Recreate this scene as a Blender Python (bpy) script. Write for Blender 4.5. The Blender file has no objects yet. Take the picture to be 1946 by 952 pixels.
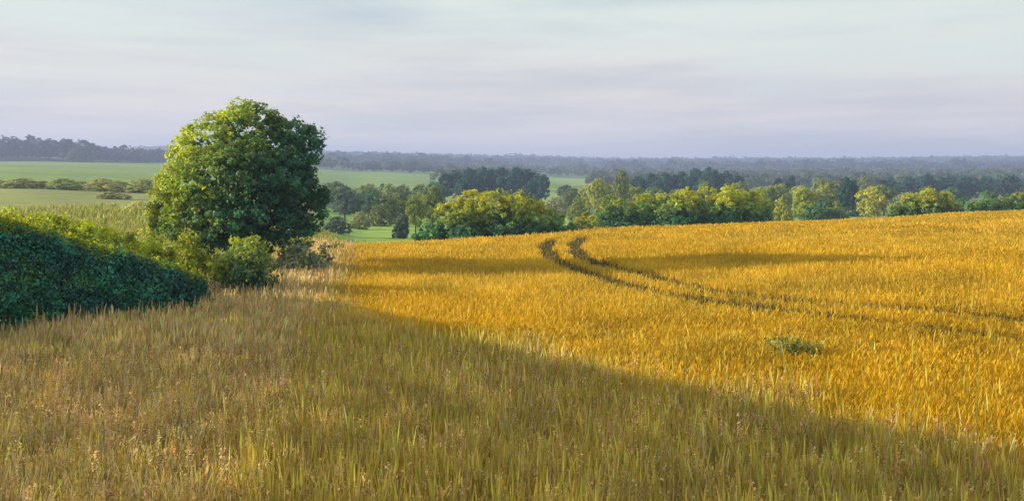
import bpy, math, random
import numpy as np

C = bpy.context.scene
R = math.radians
rng = np.random.default_rng(7)

# ------------------------------------------------------------------ camera
EYE = 3.95                     # the painter stands on a bank above the field margin
F = 1800.0 / 1946.0            # focal length in picture widths
cam_d = bpy.data.cameras.new('camera')
cam = bpy.data.objects.new('camera', cam_d)
C.collection.objects.link(cam)
cam.location = (0, 0, EYE)
cam.rotation_euler = (R(90), 0, 0)
cam_d.sensor_width = 36
cam_d.lens = 36 * F
cam_d.shift_y = -(476 - 335) / 1946.0
cam_d.clip_end = 9000
cam_d.clip_start = 0.2
C.camera = cam

# ------------------------------------------------------------------ light and sky
SUN_EL, SUN_AZ = 13.0, -85.5   # degrees; azimuth from +Y, negative is to the west (left)
HAZE = 0.00055
C.view_settings.view_transform = 'Standard'
C.view_settings.look = 'None'
C.view_settings.exposure = 0.80
C.view_settings.gamma = 1
C.render.engine = 'CYCLES'
C.cycles.use_denoising = True
C.cycles.max_bounces = 8
C.cycles.transparent_max_bounces = 8
C.cycles.volume_bounces = 1
C.cycles.use_fast_gi = False

sd = bpy.data.lights.new('sun', 'SUN')
sun = bpy.data.objects.new('sun', sd)
C.collection.objects.link(sun)
sd.energy = 5.0
sd.angle = R(0.6)
sd.color = (1.0, 0.86, 0.60)
el, az = R(SUN_EL), R(SUN_AZ)
from mathutils import Vector
tosun = Vector((math.sin(az) * math.cos(el), math.cos(az) * math.cos(el), math.sin(el)))
sun.rotation_euler = tosun.to_track_quat('Z', 'Y').to_euler()

world = bpy.data.worlds.new('World')
C.world = world
world.use_nodes = True
wt = world.node_tree
wt.nodes.clear()
W = wt.nodes.new
wl = wt.links.new
def wmath(op, a, b=None, clamp=False):
    n = W('ShaderNodeMath'); n.operation = op; n.use_clamp = clamp
    for i, v in enumerate((a, b)):
        if v is None: continue
        if isinstance(v, (int, float)): n.inputs[i].default_value = v
        else: wl(v, n.inputs[i])
    return n.outputs[0]
sky = W('ShaderNodeTexSky'); sky.sky_type = 'NISHITA'; sky.sun_disc = False
sky.sun_elevation = el; sky.sun_rotation = az
sky.air_density = 1.0; sky.dust_density = 1.2; sky.ozone_density = 1.5
tc = W('ShaderNodeTexCoord')
sep = W('ShaderNodeSeparateXYZ'); wl(tc.outputs['Generated'], sep.inputs[0])
zz = wmath('MAXIMUM', sep.outputs[2], 0.0)
# thin stratus: noise stretched along the horizon
mp = W('ShaderNodeMapping'); mp.inputs['Scale'].default_value = (1.6, 1.6, 16)
mp.inputs['Rotation'].default_value = (0.0, 0.035, 0.0)
wl(tc.outputs['Generated'], mp.inputs[0])
ns = W('ShaderNodeTexNoise'); ns.inputs['Scale'].default_value = 1.7; ns.inputs['Detail'].default_value = 7
ns.inputs['Roughness'].default_value = 0.55; ns.inputs['Distortion'].default_value = 0.4
wl(mp.outputs[0], ns.inputs['Vector'])
veil = W('ShaderNodeMapRange'); veil.interpolation_type = 'SMOOTHSTEP'
wl(zz, veil.inputs[0]); veil.inputs[1].default_value = 0.06; veil.inputs[2].default_value = 0.26
veil.inputs[3].default_value = 0.95; veil.inputs[4].default_value = 0.55
cl = wmath('MULTIPLY_ADD', ns.outputs[0], 1.5); cl.node.inputs[2].default_value = -0.55
mask = wmath('ADD', veil.outputs[0], cl, clamp=True)
# cloud colour: lavender grey base with paler streaks
mp2 = W('ShaderNodeMapping'); mp2.inputs['Scale'].default_value = (2.2, 2.2, 26)
mp2.inputs['Location'].default_value = (3.1, 1.2, 0.4)
wl(tc.outputs['Generated'], mp2.inputs[0])
n2 = W('ShaderNodeTexNoise'); n2.inputs['Scale'].default_value = 1.5; n2.inputs['Detail'].default_value = 8
n2.inputs['Roughness'].default_value = 0.6
wl(mp2.outputs[0], n2.inputs['Vector'])
cr = W('ShaderNodeValToRGB')
cr.color_ramp.elements[0].position = 0.40; cr.color_ramp.elements[0].color = (0.405, 0.395, 0.385, 1)
cr.color_ramp.elements[1].position = 0.60; cr.color_ramp.elements[1].color = (0.52, 0.475, 0.425, 1)
wl(n2.outputs[0], cr.inputs[0])
hi = W('ShaderNodeMapRange'); hi.interpolation_type = 'SMOOTHSTEP'      # higher cloud is thinner, whiter and faintly green-blue
zn = wmath('MULTIPLY_ADD', ns.outputs[0], .26); zn.node.inputs[2].default_value = -.13
wl(wmath('ADD', zz, zn), hi.inputs[0]); hi.inputs[1].default_value = 0.05; hi.inputs[2].default_value = 0.17
hm = W('ShaderNodeMix'); hm.data_type = 'RGBA'
wl(hi.outputs[0], hm.inputs[0]); wl(cr.outputs[0], hm.inputs[6]); hm.inputs[7].default_value = (0.46, 0.50, 0.455, 1)
CLOUD = 1.02
sk = W('ShaderNodeVectorMath'); sk.operation = 'SCALE'; wl(sky.outputs[0], sk.inputs[0]); sk.inputs['Scale'].default_value = 0.11
ck = W('ShaderNodeVectorMath'); ck.operation = 'SCALE'; wl(hm.outputs[2], ck.inputs[0]); ck.inputs['Scale'].default_value = CLOUD
mx = W('ShaderNodeMix'); mx.data_type = 'RGBA'
wl(mask, mx.inputs[0]); wl(sk.outputs[0], mx.inputs[6]); wl(ck.outputs[0], mx.inputs[7])
dome = W('ShaderNodeMapRange'); dome.interpolation_type = 'SMOOTHSTEP'   # sky above the view brightened to add fill light in the shade
wl(zz, dome.inputs[0]); dome.inputs[1].default_value = 0.22; dome.inputs[2].default_value = 0.7
dome.inputs[3].default_value = 1.0; dome.inputs[4].default_value = 1.12
dv = W('ShaderNodeVectorMath'); dv.operation = 'SCALE'; wl(mx.outputs[2], dv.inputs[0]); wl(dome.outputs[0], dv.inputs['Scale'])
bg = W('ShaderNodeBackground'); bg.inputs[1].default_value = 1.0
wl(dv.outputs[0], bg.inputs[0])
wo = W('ShaderNodeOutputWorld'); wl(bg.outputs[0], wo.inputs[0])

# ------------------------------------------------------------------ helpers
def at(px, py, Y):
    """a world point at depth Y seen at (px, py) of the 1946 x 952 picture"""
    return ((px - 973) / 1800 * Y, Y, EYE - (py - 335) / 1800 * Y)

def snoise(x, y, s=1.0, seed=0.0):
    x = x / s + seed * 3.7; y = y / s + seed * 1.9
    return (np.sin(x * 1.0 + 1.3 * np.sin(y * .9 + seed)) + np.sin(y * 1.13 + 1.7 * np.sin(x * .77 + 2 * seed))
            + .5 * np.sin(x * 2.3 - y * 1.9 + seed) + .5 * np.sin(x * 1.7 + y * 2.9 - seed)) / 3.0

def mesh_np(name, V, faces, mat, cols=None, smooth=False, extra=None):
    """V (n,3); faces (m,k) int array of equal sided faces, or a list of such arrays"""
    me = bpy.data.meshes.new(name)
    if not isinstance(faces, list): faces = [faces]
    faces = [f for f in faces if len(f)]
    V = np.asarray(V, dtype=np.float32)
    me.vertices.add(len(V)); me.vertices.foreach_set('co', V.ravel())
    loops = np.concatenate([f.ravel() for f in faces]).astype(np.int32)
    tot = np.concatenate([np.full(len(f), f.shape[1]) for f in faces]).astype(np.int32)
    st = np.concatenate([[0], np.cumsum(tot)[:-1]]).astype(np.int32)
    me.loops.add(len(loops)); me.loops.foreach_set('vertex_index', loops)
    me.polygons.add(len(tot)); me.polygons.foreach_set('loop_start', st); me.polygons.foreach_set('loop_total', tot)
    if smooth: me.polygons.foreach_set('use_smooth', np.ones(len(tot), dtype=bool))
    if cols is not None:
        a = me.attributes.new('tint', 'FLOAT_COLOR', 'POINT')
        c = np.ones((len(V), 4), dtype=np.float32); c[:, :3] = cols
        a.data.foreach_set('color', c.ravel())
    me.materials.append(mat)
    me.update()
    return me

def link(name, me, parent=None):
    o = bpy.data.objects.new(name, me)
    C.collection.objects.link(o)
    if parent: o.parent = parent
    return o

def tag(o, label=None, cat=None, group=None, kind=None):
    if label: o['label'] = label
    if cat: o['category'] = cat
    if group: o['group'] = group
    if kind: o['kind'] = kind
    return o

def empty(name, loc=(0, 0, 0)):
    o = bpy.data.objects.new(name, None)
    C.collection.objects.link(o); o.location = loc
    o.empty_display_size = .3
    return o

def vary(base, n, amt=.18, hue=.08):
    base = np.asarray(base)
    k = np.exp(rng.normal(0, amt, (n, 1)))
    h = np.exp(rng.normal(0, hue, (n, 3)))
    return np.clip(base * k * h, .002, .95)

# ------------------------------------------------------------------ materials
def leafmat(name, transl=.4, rough=.55, noise_scale=.8, spread=.35, randomise=False, tcol=(1.15, 1.1, .55)):
    m = bpy.data.materials.new(name); m.use_nodes = True
    t = m.node_tree; t.nodes.clear(); N = t.nodes.new; L = t.links.new
    at_ = N('ShaderNodeAttribute'); at_.attribute_name = 'tint'
    g = N('ShaderNodeNewGeometry')
    no = N('ShaderNodeTexNoise'); no.inputs['Scale'].default_value = noise_scale; no.inputs['Detail'].default_value = 3
    L(g.outputs['Position'], no.inputs['Vector'])
    mr = N('ShaderNodeMapRange'); L(no.outputs[0], mr.inputs[0])
    mr.inputs[1].default_value = .3; mr.inputs[2].default_value = .7
    mr.inputs[3].default_value = 1 - spread; mr.inputs[4].default_value = 1 + spread
    sc = N('ShaderNodeVectorMath'); sc.operation = 'SCALE'; L(at_.outputs['Color'], sc.inputs[0]); L(mr.outputs[0], sc.inputs['Scale'])
    col = sc.outputs[0]
    if randomise:
        oi = N('ShaderNodeObjectInfo')
        hs = N('ShaderNodeHueSaturation')
        r1 = N('ShaderNodeMapRange'); L(oi.outputs['Random'], r1.inputs[0]); r1.inputs[3].default_value = .475; r1.inputs[4].default_value = .525
        r2 = N('ShaderNodeMapRange'); L(oi.outputs['Random'], r2.inputs[0]); r2.inputs[3].default_value = 1.25; r2.inputs[4].default_value = .8
        L(r1.outputs[0], hs.inputs['Hue']); L(r2.outputs[0], hs.inputs['Value']); L(col, hs.inputs['Color'])
        col = hs.outputs[0]
    b = N('ShaderNodeBsdfPrincipled'); L(col, b.inputs['Base Color']); b.inputs['Roughness'].default_value = rough
    b.inputs['Specular IOR Level'].default_value = .25
    tr = N('ShaderNodeBsdfTranslucent')
    tm = N('ShaderNodeVectorMath'); tm.operation = 'MULTIPLY'; L(col, tm.inputs[0]); tm.inputs[1].default_value = tcol
    L(tm.outputs[0], tr.inputs['Color'])
    mixs = N('ShaderNodeMixShader'); mixs.inputs[0].default_value = transl
    L(b.outputs[0], mixs.inputs[1]); L(tr.outputs[0], mixs.inputs[2])
    out = N('ShaderNodeOutputMaterial'); L(mixs.outputs[0], out.inputs[0])
    return m

def plainmat(name, col, col2=None, scale=3.0, rough=.85, bump=.0, tint=False):
    m = bpy.data.materials.new(name); m.use_nodes = True
    t = m.node_tree; b = t.nodes['Principled BSDF']; N = t.nodes.new; L = t.links.new
    b.inputs['Roughness'].default_value = rough; b.inputs['Specular IOR Level'].default_value = .2
    g = N('ShaderNodeNewGeometry')
    no = N('ShaderNodeTexNoise'); no.inputs['Scale'].default_value = scale; no.inputs['Detail'].default_value = 8
    no.inputs['Roughness'].default_value = .65
    L(g.outputs['Position'], no.inputs['Vector'])
    if tint:
        a = N('ShaderNodeAttribute'); a.attribute_name = 'tint'
        mr = N('ShaderNodeMapRange'); L(no.outputs[0], mr.inputs[0]); mr.inputs[1].default_value = .3; mr.inputs[2].default_value = .7
        mr.inputs[3].default_value = .72; mr.inputs[4].default_value = 1.25
        s = N('ShaderNodeVectorMath'); s.operation = 'SCALE'; L(a.outputs['Color'], s.inputs[0]); L(mr.outputs[0], s.inputs['Scale'])
        L(s.outputs[0], b.inputs['Base Color'])
    else:
        r = N('ShaderNodeValToRGB'); r.color_ramp.elements[0].position = .35; r.color_ramp.elements[1].position = .65
        r.color_ramp.elements[0].color = (*col, 1); r.color_ramp.elements[1].color = (*(col2 or col), 1)
        L(no.outputs[0], r.inputs[0]); L(r.outputs[0], b.inputs['Base Color'])
    if bump:
        bp = N('ShaderNodeBump'); bp.inputs['Strength'].default_value = bump; bp.inputs['Distance'].default_value = .3
        n3 = N('ShaderNodeTexNoise'); n3.inputs['Scale'].default_value = scale * 6; n3.inputs['Detail'].default_value = 6
        L(g.outputs['Position'], n3.inputs['Vector']); L(n3.outputs[0], bp.inputs['Height']); L(bp.outputs[0], b.inputs['Normal'])
    return m

M_leaf = leafmat('tree leaves', .45, .5, .9, .3, tcol=(1.75, 1.48, .38))
M_hedge = leafmat('hedge leaves', .42, .55, 1.2, .35, tcol=(1.5, 1.38, .38))
M_far = leafmat('distant leaves', .38, .7, .25, .3, True)
M_crop = leafmat('ripe wheat', .34, .6, .45, .22, tcol=(1.1, 1.0, .6))
M_grass = leafmat('margin grass', .34, .6, 1.5, .42, tcol=(1.1, 1.05, .6))
M_bark = plainmat('bark', (.045, .036, .028), (.11, .09, .065), 9, .9, .6)
M_ground = plainmat('earth and turf', (1, 1, 1), None, .35, .95, .35, tint=True)

# ------------------------------------------------------------------ terrain
PX = np.array([-900, 0, 300, 560, 700, 950, 1200, 1500, 1946, 2900])
YS = np.array([30, 46, 60, 80, 110, 160, 250, 400, 700, 1100, 1600, 2400, 3300])
ZT = np.array([
    # 30  46   60   80   110   160   250   400   700  1100  1600 2400  3300
    [0,  .3,  .8, 1.2, 1.6,  2.6,  4.6,  9.0, 18., 34.,  40., 44., 30.],   # -900
    [0,  .2,  .5,  .9, 1.4,  2.2,  3.7,  7.2, 14.5, 28., 34., 40., 26.],   # 0
    [0,  .1,  .3,  .5,  .8,  1.4,  2.6,  6.0, 13.2, 19., 26., 62., 30.],   # 300
    [0,   0, -.4, -1., -1.6, -1.8, -1.0, 1.5,  9.0, 18., 28., 52., 26.],   # 560
    [0,   0, -1., -2.3, -3.0, -3.7, -4.6, -2.2, 5.5, 15., 27., 45., 22.],   # 700
    [0,  .0, -.3, -2.0, -3.2, -4.0, -5.0, -3.4, 1.5,  9., 20., 39., 20.],   # 950
    [0,  .05, .08, -1.0, -2.6, -4.0, -5.2, -4.6, -.5,  6., 16., 32., 18.],   # 1200
    [0,  .1,  .2, -.5, -2.6, -4.2, -5.4, -5.0, -1.5,  5., 15., 33., 18.],   # 1500
    [0,  .2,  .45, .3, -2.0, -4.0, -5.4, -5.0, -1.0,  6., 17., 38., 18.],   # 1946
    [0,  .2,  .5,  .6, -1.0, -3.0, -5.0, -4.0, 0.0,  8., 20., 40., 18.]])  # 2900
AZ = np.arctan((PX - 973) / 1800.0)

def zfun(x, y):
    x = np.asarray(x, float); y = np.asarray(y, float)
    a = np.arctan2(x, np.maximum(y, 1e-3))
    r = np.where(y > 0, np.maximum(y, 1.0), 1.0)
    r = np.maximum(r, np.hypot(x, y) * .55)       # behind and beside the painter the table continues by range
    a = np.clip(a, AZ[0], AZ[-1]); lr = np.log(np.clip(r, YS[0], YS[-1]))
    LY = np.log(YS)
    i = np.clip(np.searchsorted(AZ, a) - 1, 0, len(AZ) - 2)
    j = np.clip(np.searchsorted(LY, lr) - 1, 0, len(LY) - 2)
    u = (a - AZ[i]) / (AZ[i + 1] - AZ[i]); u = np.clip(u, 0, 1); u = u * u * (3 - 2 * u)
    v = np.clip((lr - LY[j]) / (LY[j + 1] - LY[j]), 0, 1)
    # Catmull-Rom along the range for a rounded brow
    j0 = np.maximum(j - 1, 0); j3 = np.minimum(j + 2, len(LY) - 1)
    def row(ii):
        p0, p1, p2, p3 = ZT[ii, j0], ZT[ii, j], ZT[ii, j + 1], ZT[ii, j3]
        return .5 * (2 * p1 + (p2 - p0) * v + (2 * p0 - 5 * p1 + 4 * p2 - p3) * v * v + (3 * p1 - p0 - 3 * p2 + p3) * v ** 3)
    z = row(i) * (1 - u) + row(i + 1) * u
    z = np.where(r < YS[0], 0, z)
    z = z + .55 * np.exp(-((x - 17) / 13) ** 2 - ((y - 33) / 11) ** 2)          # the swell in the wheat
    d = np.hypot(x, y)
    z = z + np.clip((d - 120) / 800, 0, 1) * 1.5 * snoise(x, y, 90, 1.)
    return z

def brow(px):
    return np.interp(px, [600, 700, 1100, 1500, 1946, 2600], [43.5, 46, 56, 66, 77, 92])

def xedge(y):                    # where the grass margin meets the wheat
    return -1.3 - .15 * y + .35 * snoise(y * 0, y, 1.6, 2.)

def in_field(x, y):
    yy = np.maximum(y, .5)
    px = 973 + x / yy * 1800
    b = brow(px)
    return (x > xedge(y)) & (y < b)

# tramlines left by the sprayer, two wheelings
def unproj(pts):
    o = []
    for px, py in pts:
        Y = 3.2 * 1800 / (py - 335)
        for _ in range(8):
            X = (px - 973) / 1800 * Y
            Y = (EYE - .72 - float(zfun(X, Y))) * 1800 / (py - 335)
        o.append(((px - 973) / 1800 * Y, Y))
    return np.array(o)
TRA = unproj([(1048, 452), (1034, 466), (1046, 486), (1090, 505), (1130, 520), (1200, 539), (1290, 557), (1400, 571), (1530, 587), (1640, 603), (1800, 623), (1946, 639), (2200, 664)])
TRB = unproj([(1106, 449), (1088, 464), (1102, 484), (1160, 503), (1240, 522), (1340, 545), (1440, 558), (1570, 568), (1690, 577), (1800, 586), (1946, 600), (2200, 622)])
def seg_dist(x, y, P):
    d = np.full(x.shape, 1e9)
    for a, b in zip(P[:-1], P[1:]):
        v = b - a; L2 = v @ v
        t = np.clip(((x - a[0]) * v[0] + (y - a[1]) * v[1]) / L2, 0, 1)
        d = np.minimum(d, np.hypot(x - a[0] - t * v[0], y - a[1] - t * v[1]))
    return d
def tram(x, y):
    w = .40 + np.clip((y - 32) / 12, 0, 1) * .02
    w = w * np.clip(1 + .45 * snoise(x, y, 1.1, 8.), .35, 1.25)
    d = np.minimum(seg_dist(x, y, TRA), seg_dist(x, y, TRB))
    return d / w             # < 1 inside a wheeling

# ground sheet: rings round the painter out past the far hills
th = np.concatenate([np.linspace(-math.pi, -.75, 70, endpoint=False), np.linspace(-.75, .75, 420, endpoint=False), np.linspace(.75, math.pi, 70, endpoint=False)])
rr = np.concatenate([[0.5], np.geomspace(2, 3600, 330)])
TT, RR = np.meshgrid(th, rr)
gx, gy = RR * np.sin(TT), RR * np.cos(TT)
gz = zfun(gx, gy)
nT, nR = len(th), len(rr)
idx = np.arange(nT * nR).reshape(nR, nT)
nx = np.roll(idx, -1, axis=1)
q = np.stack([idx[:-1], nx[:-1], nx[1:], idx[1:]], -1).reshape(-1, 4)[:, ::-1]
def ground_cols(x, y):
    px = 973 + x / np.maximum(y, .5) * 1800
    n = snoise(x, y, 30, 3.); n2 = snoise(x, y, 7, 5.)
    c = np.zeros(x.shape + (3,))
    soil = np.array([.16, .12, .06]); olive = np.array([.25, .27, .075]); meadow = np.array([.24, .36, .06]); pale = np.array([.26, .33, .10])
    dull = np.array([.10, .16, .06])
    d = np.maximum(y, 0)
    c[:] = dull
    c += 0.02 * n2[..., None] * np.array([1, 1, .3])
    def put(m, col): c[m] = col
    near = d < 110
    put(near, olive)
    put((d < 62) & (x > xedge(d) - 6), soil)
    put((px < 600) & (d >= 24) & (d < 165), olive)
    put((px < 620) & (d >= 165) & (d < 720), meadow * .74)
    put((px >= 600) & (d >= 85) & (d < 200) & (n > -.5), meadow)
    put((px >= 560) & (px < 870) & (d >= 330) & (d < 760), meadow * .8)
    put((px >= 1030) & (px < 1130) & (d >= 330) & (d < 800), meadow)
    put((px >= 1560) & (px < 1720) & (d >= 150) & (d < 260), pale)
    put((px >= 870) & (d >= 400) & (d < 800) & (n > .15), olive * 1.1)
    put((d >= 760) & (n > .45), pale * .9)
    band = np.sin((x * .8 + y * .35) / 2.2) * np.clip(1 - d / 500, 0, 1)
    return c * (1 + .12 * n2 + .06 * band + .08 * snoise(x, y, 14, 9.) + .10 * snoise(x * .25, y, 22, 4.))[..., None]
me = mesh_np('ground', np.stack([gx, gy, gz], -1).reshape(-1, 3), q, M_ground, ground_cols(gx, gy).reshape(-1, 3), smooth=True)
tag(link('ground', me), kind='structure')

# ------------------------------------------------------------------ haze
hz = bpy.data.materials.new('haze'); hz.use_nodes = True
t = hz.node_tree; t.nodes.clear()
pv = t.nodes.new('ShaderNodeVolumePrincipled'); pv.inputs['Density'].default_value = HAZE
pv.inputs['Color'].default_value = (.44, .515, .90, 1); pv.inputs['Anisotropy'].default_value = .1
ho = t.nodes.new('ShaderNodeOutputMaterial'); t.links.new(pv.outputs[0], ho.inputs['Volume'])
bx = np.array([(sx * 3700, sy * 3700, z) for z in (-12, 92) for sx, sy in ((-1, -1), (1, -1), (1, 1), (-1, 1))])
hf = np.array([(3, 2, 1, 0), (4, 5, 6, 7), (0, 1, 5, 4), (1, 2, 6, 5), (2, 3, 7, 6), (3, 0, 4, 7)])
tag(link('haze', mesh_np('haze', bx, hf, hz)), kind='stuff')

# ------------------------------------------------------------------ leaves
def leaf_quads(P, Nrm, size, cols, flop=.55):
    """one pointed, slightly folded leaf per point"""
    n = len(P)
    Nn = Nrm + rng.normal(0, flop, (n, 3)); Nn /= np.linalg.norm(Nn, axis=1, keepdims=True) + 1e-9
    A = rng.normal(0, 1, (n, 3)); A[:, 2] -= .4
    A -= (A * Nn).sum(1, keepdims=True) * Nn; A /= np.linalg.norm(A, axis=1, keepdims=True) + 1e-9
    B = np.cross(Nn, A)
    s = (size * np.exp(rng.normal(0, .25, n)))[:, None]
    w = s * rng.uniform(.32, .5, (n, 1))
    V = np.stack([P - A * s * .5, P + B * w + Nn * s * .1, P + A * s * .55, P - B * w + Nn * s * .1], 1).reshape(-1, 3)
    Fq = np.arange(4 * n).reshape(-1, 4)
    return V, Fq, np.repeat(cols, 4, axis=0)

def sphere_dirs(n):
    v = rng.normal(0, 1, (n, 3)); return v / np.linalg.norm(v, axis=1, keepdims=True)

def crown_points(lobes, clumps_per_m2, leaves_per_clump, clump_r, seed=0, cull=True, gaps=0, gap_scale=.28):
    """lobes (x,y,z,rx,ry,rz). Clumps sit on the lobes' shells, leaves sit in the clumps. Returns points, normals, clump ids"""
    L = np.array(lobes)
    CP, CN = [], []
    for l in L:
        rx, ry, rz = l[3:6]
        area = 4 * math.pi * ((rx * ry) ** 1.6 / 3 + (rx * rz) ** 1.6 / 3 + (ry * rz) ** 1.6 / 3) ** (1 / 1.6)
        k = max(5, int(area * clumps_per_m2))
        d = sphere_dirs(k)
        rad = rng.uniform(.70, 1.04, (k, 1))
        p = l[:3] + d * np.array([rx, ry, rz]) * rad
        if cull:
            inside = np.zeros(k, bool)
            for m in L:
                inside |= (((p - m[:3]) / m[3:6]) ** 2).sum(1) < .42
            p, d = p[~inside], d[~inside]
        CP.append(p); CN.append(d)
    CP = np.concatenate(CP); CN = np.concatenate(CN)
    if gaps > 0:
        g_ = snoise(CP[:, 0] + .6 * CP[:, 1], CP[:, 2] - .5 * CP[:, 1], gap_scale, 11.)
        CP, CN = CP[g_ > -1 + gaps], CN[g_ > -1 + gaps]
    n = len(CP)
    cr = clump_r * np.exp(rng.normal(0, .28, n))
    ids = np.repeat(np.arange(n), leaves_per_clump)
    dd = sphere_dirs(len(ids)); rad = rng.uniform(.45, 1.05, (len(ids), 1))
    off = dd * rad * cr[ids][:, None] * np.array([1, 1, .75])
    P = CP[ids] + off
    N = dd * .8 + CN[ids] * .5 + np.array([0, 0, .25])
    return P, N, ids, n

def core_leaves(lobes, size, per_m3, col):
    """big overlapping leaves deep inside a crown, so that it shades as a full crown does"""
    PP = []
    for l in lobes:
        k = int(4.19 * l[3] * l[4] * l[5] * per_m3) + 4
        PP.append(np.array(l[:3]) + sphere_dirs(k) * (rng.random((k, 1)) ** .4) * .68 * np.array(l[3:6]))
    PP = np.concatenate(PP)
    return leaf_quads(PP, sphere_dirs(len(PP)), size, vary(col, len(PP), .2, .05))

def crown_mesh(name, lobes, mat, base, leaf=.14, cpm=3.5, lpc=38, cr=.4, lit_col=None, lit_mix=.0, ground=None, gaps=0, core=.55, sun_side=0.):
    P, N, ids, n = crown_points(lobes, cpm, lpc, cr, gaps=gaps)
    base = np.asarray(base)
    cc = vary(base, n, .14, .045)
    if lit_col is not None:  # sunlight painted into the leaf colour: upper clumps turn yellow-green
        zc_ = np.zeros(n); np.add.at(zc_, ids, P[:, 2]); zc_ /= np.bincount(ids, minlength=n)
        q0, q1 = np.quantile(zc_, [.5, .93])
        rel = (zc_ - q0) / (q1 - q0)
        if sun_side:         # yellow shifted to the sunward side, painting the crown's lit flank
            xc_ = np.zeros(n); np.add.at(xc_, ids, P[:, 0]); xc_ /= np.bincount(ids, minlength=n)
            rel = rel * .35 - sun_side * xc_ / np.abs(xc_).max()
        k = np.clip(lit_mix * (.15 + 1.9 * np.clip(rel, -.2, 1.2)) + rng.normal(0, .08, n), 0, 1)[:, None]
        cc = cc * (1 - k) + vary(lit_col, n, .12, .05) * k
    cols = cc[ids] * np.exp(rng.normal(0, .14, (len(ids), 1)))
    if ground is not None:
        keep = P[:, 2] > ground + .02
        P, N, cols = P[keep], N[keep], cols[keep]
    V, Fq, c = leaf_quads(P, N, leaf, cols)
    sz = leaf * 2.2
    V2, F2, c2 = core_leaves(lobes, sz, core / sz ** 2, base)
    if ground is not None:
        ok_ = (V2.reshape(-1, 4, 3)[:, :, 2] > ground).all(1)
        V2 = V2.reshape(-1, 4, 3)[ok_].reshape(-1, 3); c2 = c2.reshape(-1, 4, 3)[ok_].reshape(-1, 3); F2 = np.arange(len(V2)).reshape(-1, 4)
    return mesh_np(name, np.concatenate([V, V2]), np.concatenate([Fq, F2 + len(V)]), mat, np.concatenate([c, c2]))

def tube(paths, mat, name):
    """paths: list of (points (k,3), radii (k,)) -> one tapered mesh"""
    VV, FF = [], []; o = 0; S = 8
    for pts, rad in paths:
        pts = np.array(pts, float)
        for i, (p, r) in enumerate(zip(pts, rad)):
            t_ = pts[min(i + 1, len(pts) - 1)] - pts[max(i - 1, 0)]; t_ /= np.linalg.norm(t_) + 1e-9
            a = np.cross(t_, [.3, .9, .1]); a /= np.linalg.norm(a); b = np.cross(t_, a)
            for k in range(S):
                w = 2 * math.pi * k / S
                VV.append(p + (a * math.cos(w) + b * math.sin(w)) * r)
        for i in range(len(pts) - 1):
            for k in range(S):
                FF.append((o + i * S + k, o + i * S + (k + 1) % S, o + (i + 1) * S + (k + 1) % S, o + (i + 1) * S + k))
        o += len(pts) * S
    return mesh_np(name, np.array(VV), np.array(FF), mat, smooth=True)

# ------------------------------------------------------------------ the big hedgerow tree
def big_tree():
    Yt = 34.0
    bx_, by_ = (500 - 973) / 1800 * Yt, Yt
    gz_ = float(zfun(bx_, by_))
    root = empty('broadleaf_tree', (bx_, by_, gz_))
    tag(root, 'big round-crowned green tree rising above the hedge line', 'tree')
    k = Yt / 1800
    spec = [  # px, py, radius px, depth offset m
        (455, 262, 68, 0), (515, 272, 66, .3), (395, 275, 52, -.2), (355, 300, 42, .3), (565, 275, 46, 0), (350, 350, 48, 0),
        (322, 378, 38, .2), (318, 425, 34, -.3), (302, 400, 24, .2), (370, 420, 46, -.8), (410, 340, 66, -1.2), (480, 330, 72, -1.5), (550, 335, 60, -1.0),
        (575, 375, 46, .2), (585, 415, 32, 0), (500, 400, 70, -1.2), (440, 420, 54, -1.3), (560, 425, 42, -.8), (470, 455, 40, -.6), (520, 460, 34, -.4),
        (430, 300, 62, 1.5), (520, 310, 66, 1.6), (470, 390, 70, 1.7), (390, 380, 52, 1.3), (560, 390, 50, 1.2), (445, 232, 38, .2), (500, 236, 38, -.2), (400, 455, 28, -.4)]
    lobes = []
    for px, py, r, dy in spec:
        x, y, z = at(px, py, Yt)
        rm = r * k
        lobes.append((x - bx_, dy, z - gz_, rm * rng.uniform(.92, 1.05), rm * .95, rm * rng.uniform(.85, 1.0)))
    cm = crown_mesh('crown', lobes, M_leaf, (.048, .155, .12), leaf=.095, cpm=5.2, lpc=56, cr=.23, lit_col=(.38, .46, .05), lit_mix=.46, gaps=.40, core=.5, sun_side=1.0)
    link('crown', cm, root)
    # scattered outer sprays
    paths = [([(0, 0, -.15), (-.02, 0, .7), (-.15, -.05, 1.5), (-.35, .0, 2.3)], (.34, .25, .21, .15))]
    tm = tube(paths, M_bark, 'trunk'); link('trunk', tm, root)
    for i in range(13):
        l = lobes[i * 2]
        s = np.array((-.3 + rng.normal(0, .05), 0, rng.uniform(1.3, 2.3)))
        e = np.array(l[:3]) * np.array([.96, .9, 1])
        m = (s + e) / 2 + np.array([0, rng.normal(0, .2), .35])
        link('limb', tube([([s, s * .6 + m * .4, m, e * .7 + m * .3, e], (.12, .09, .07, .045, .02))], M_bark, 'limb'), root)
    return root
big_tree()

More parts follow.
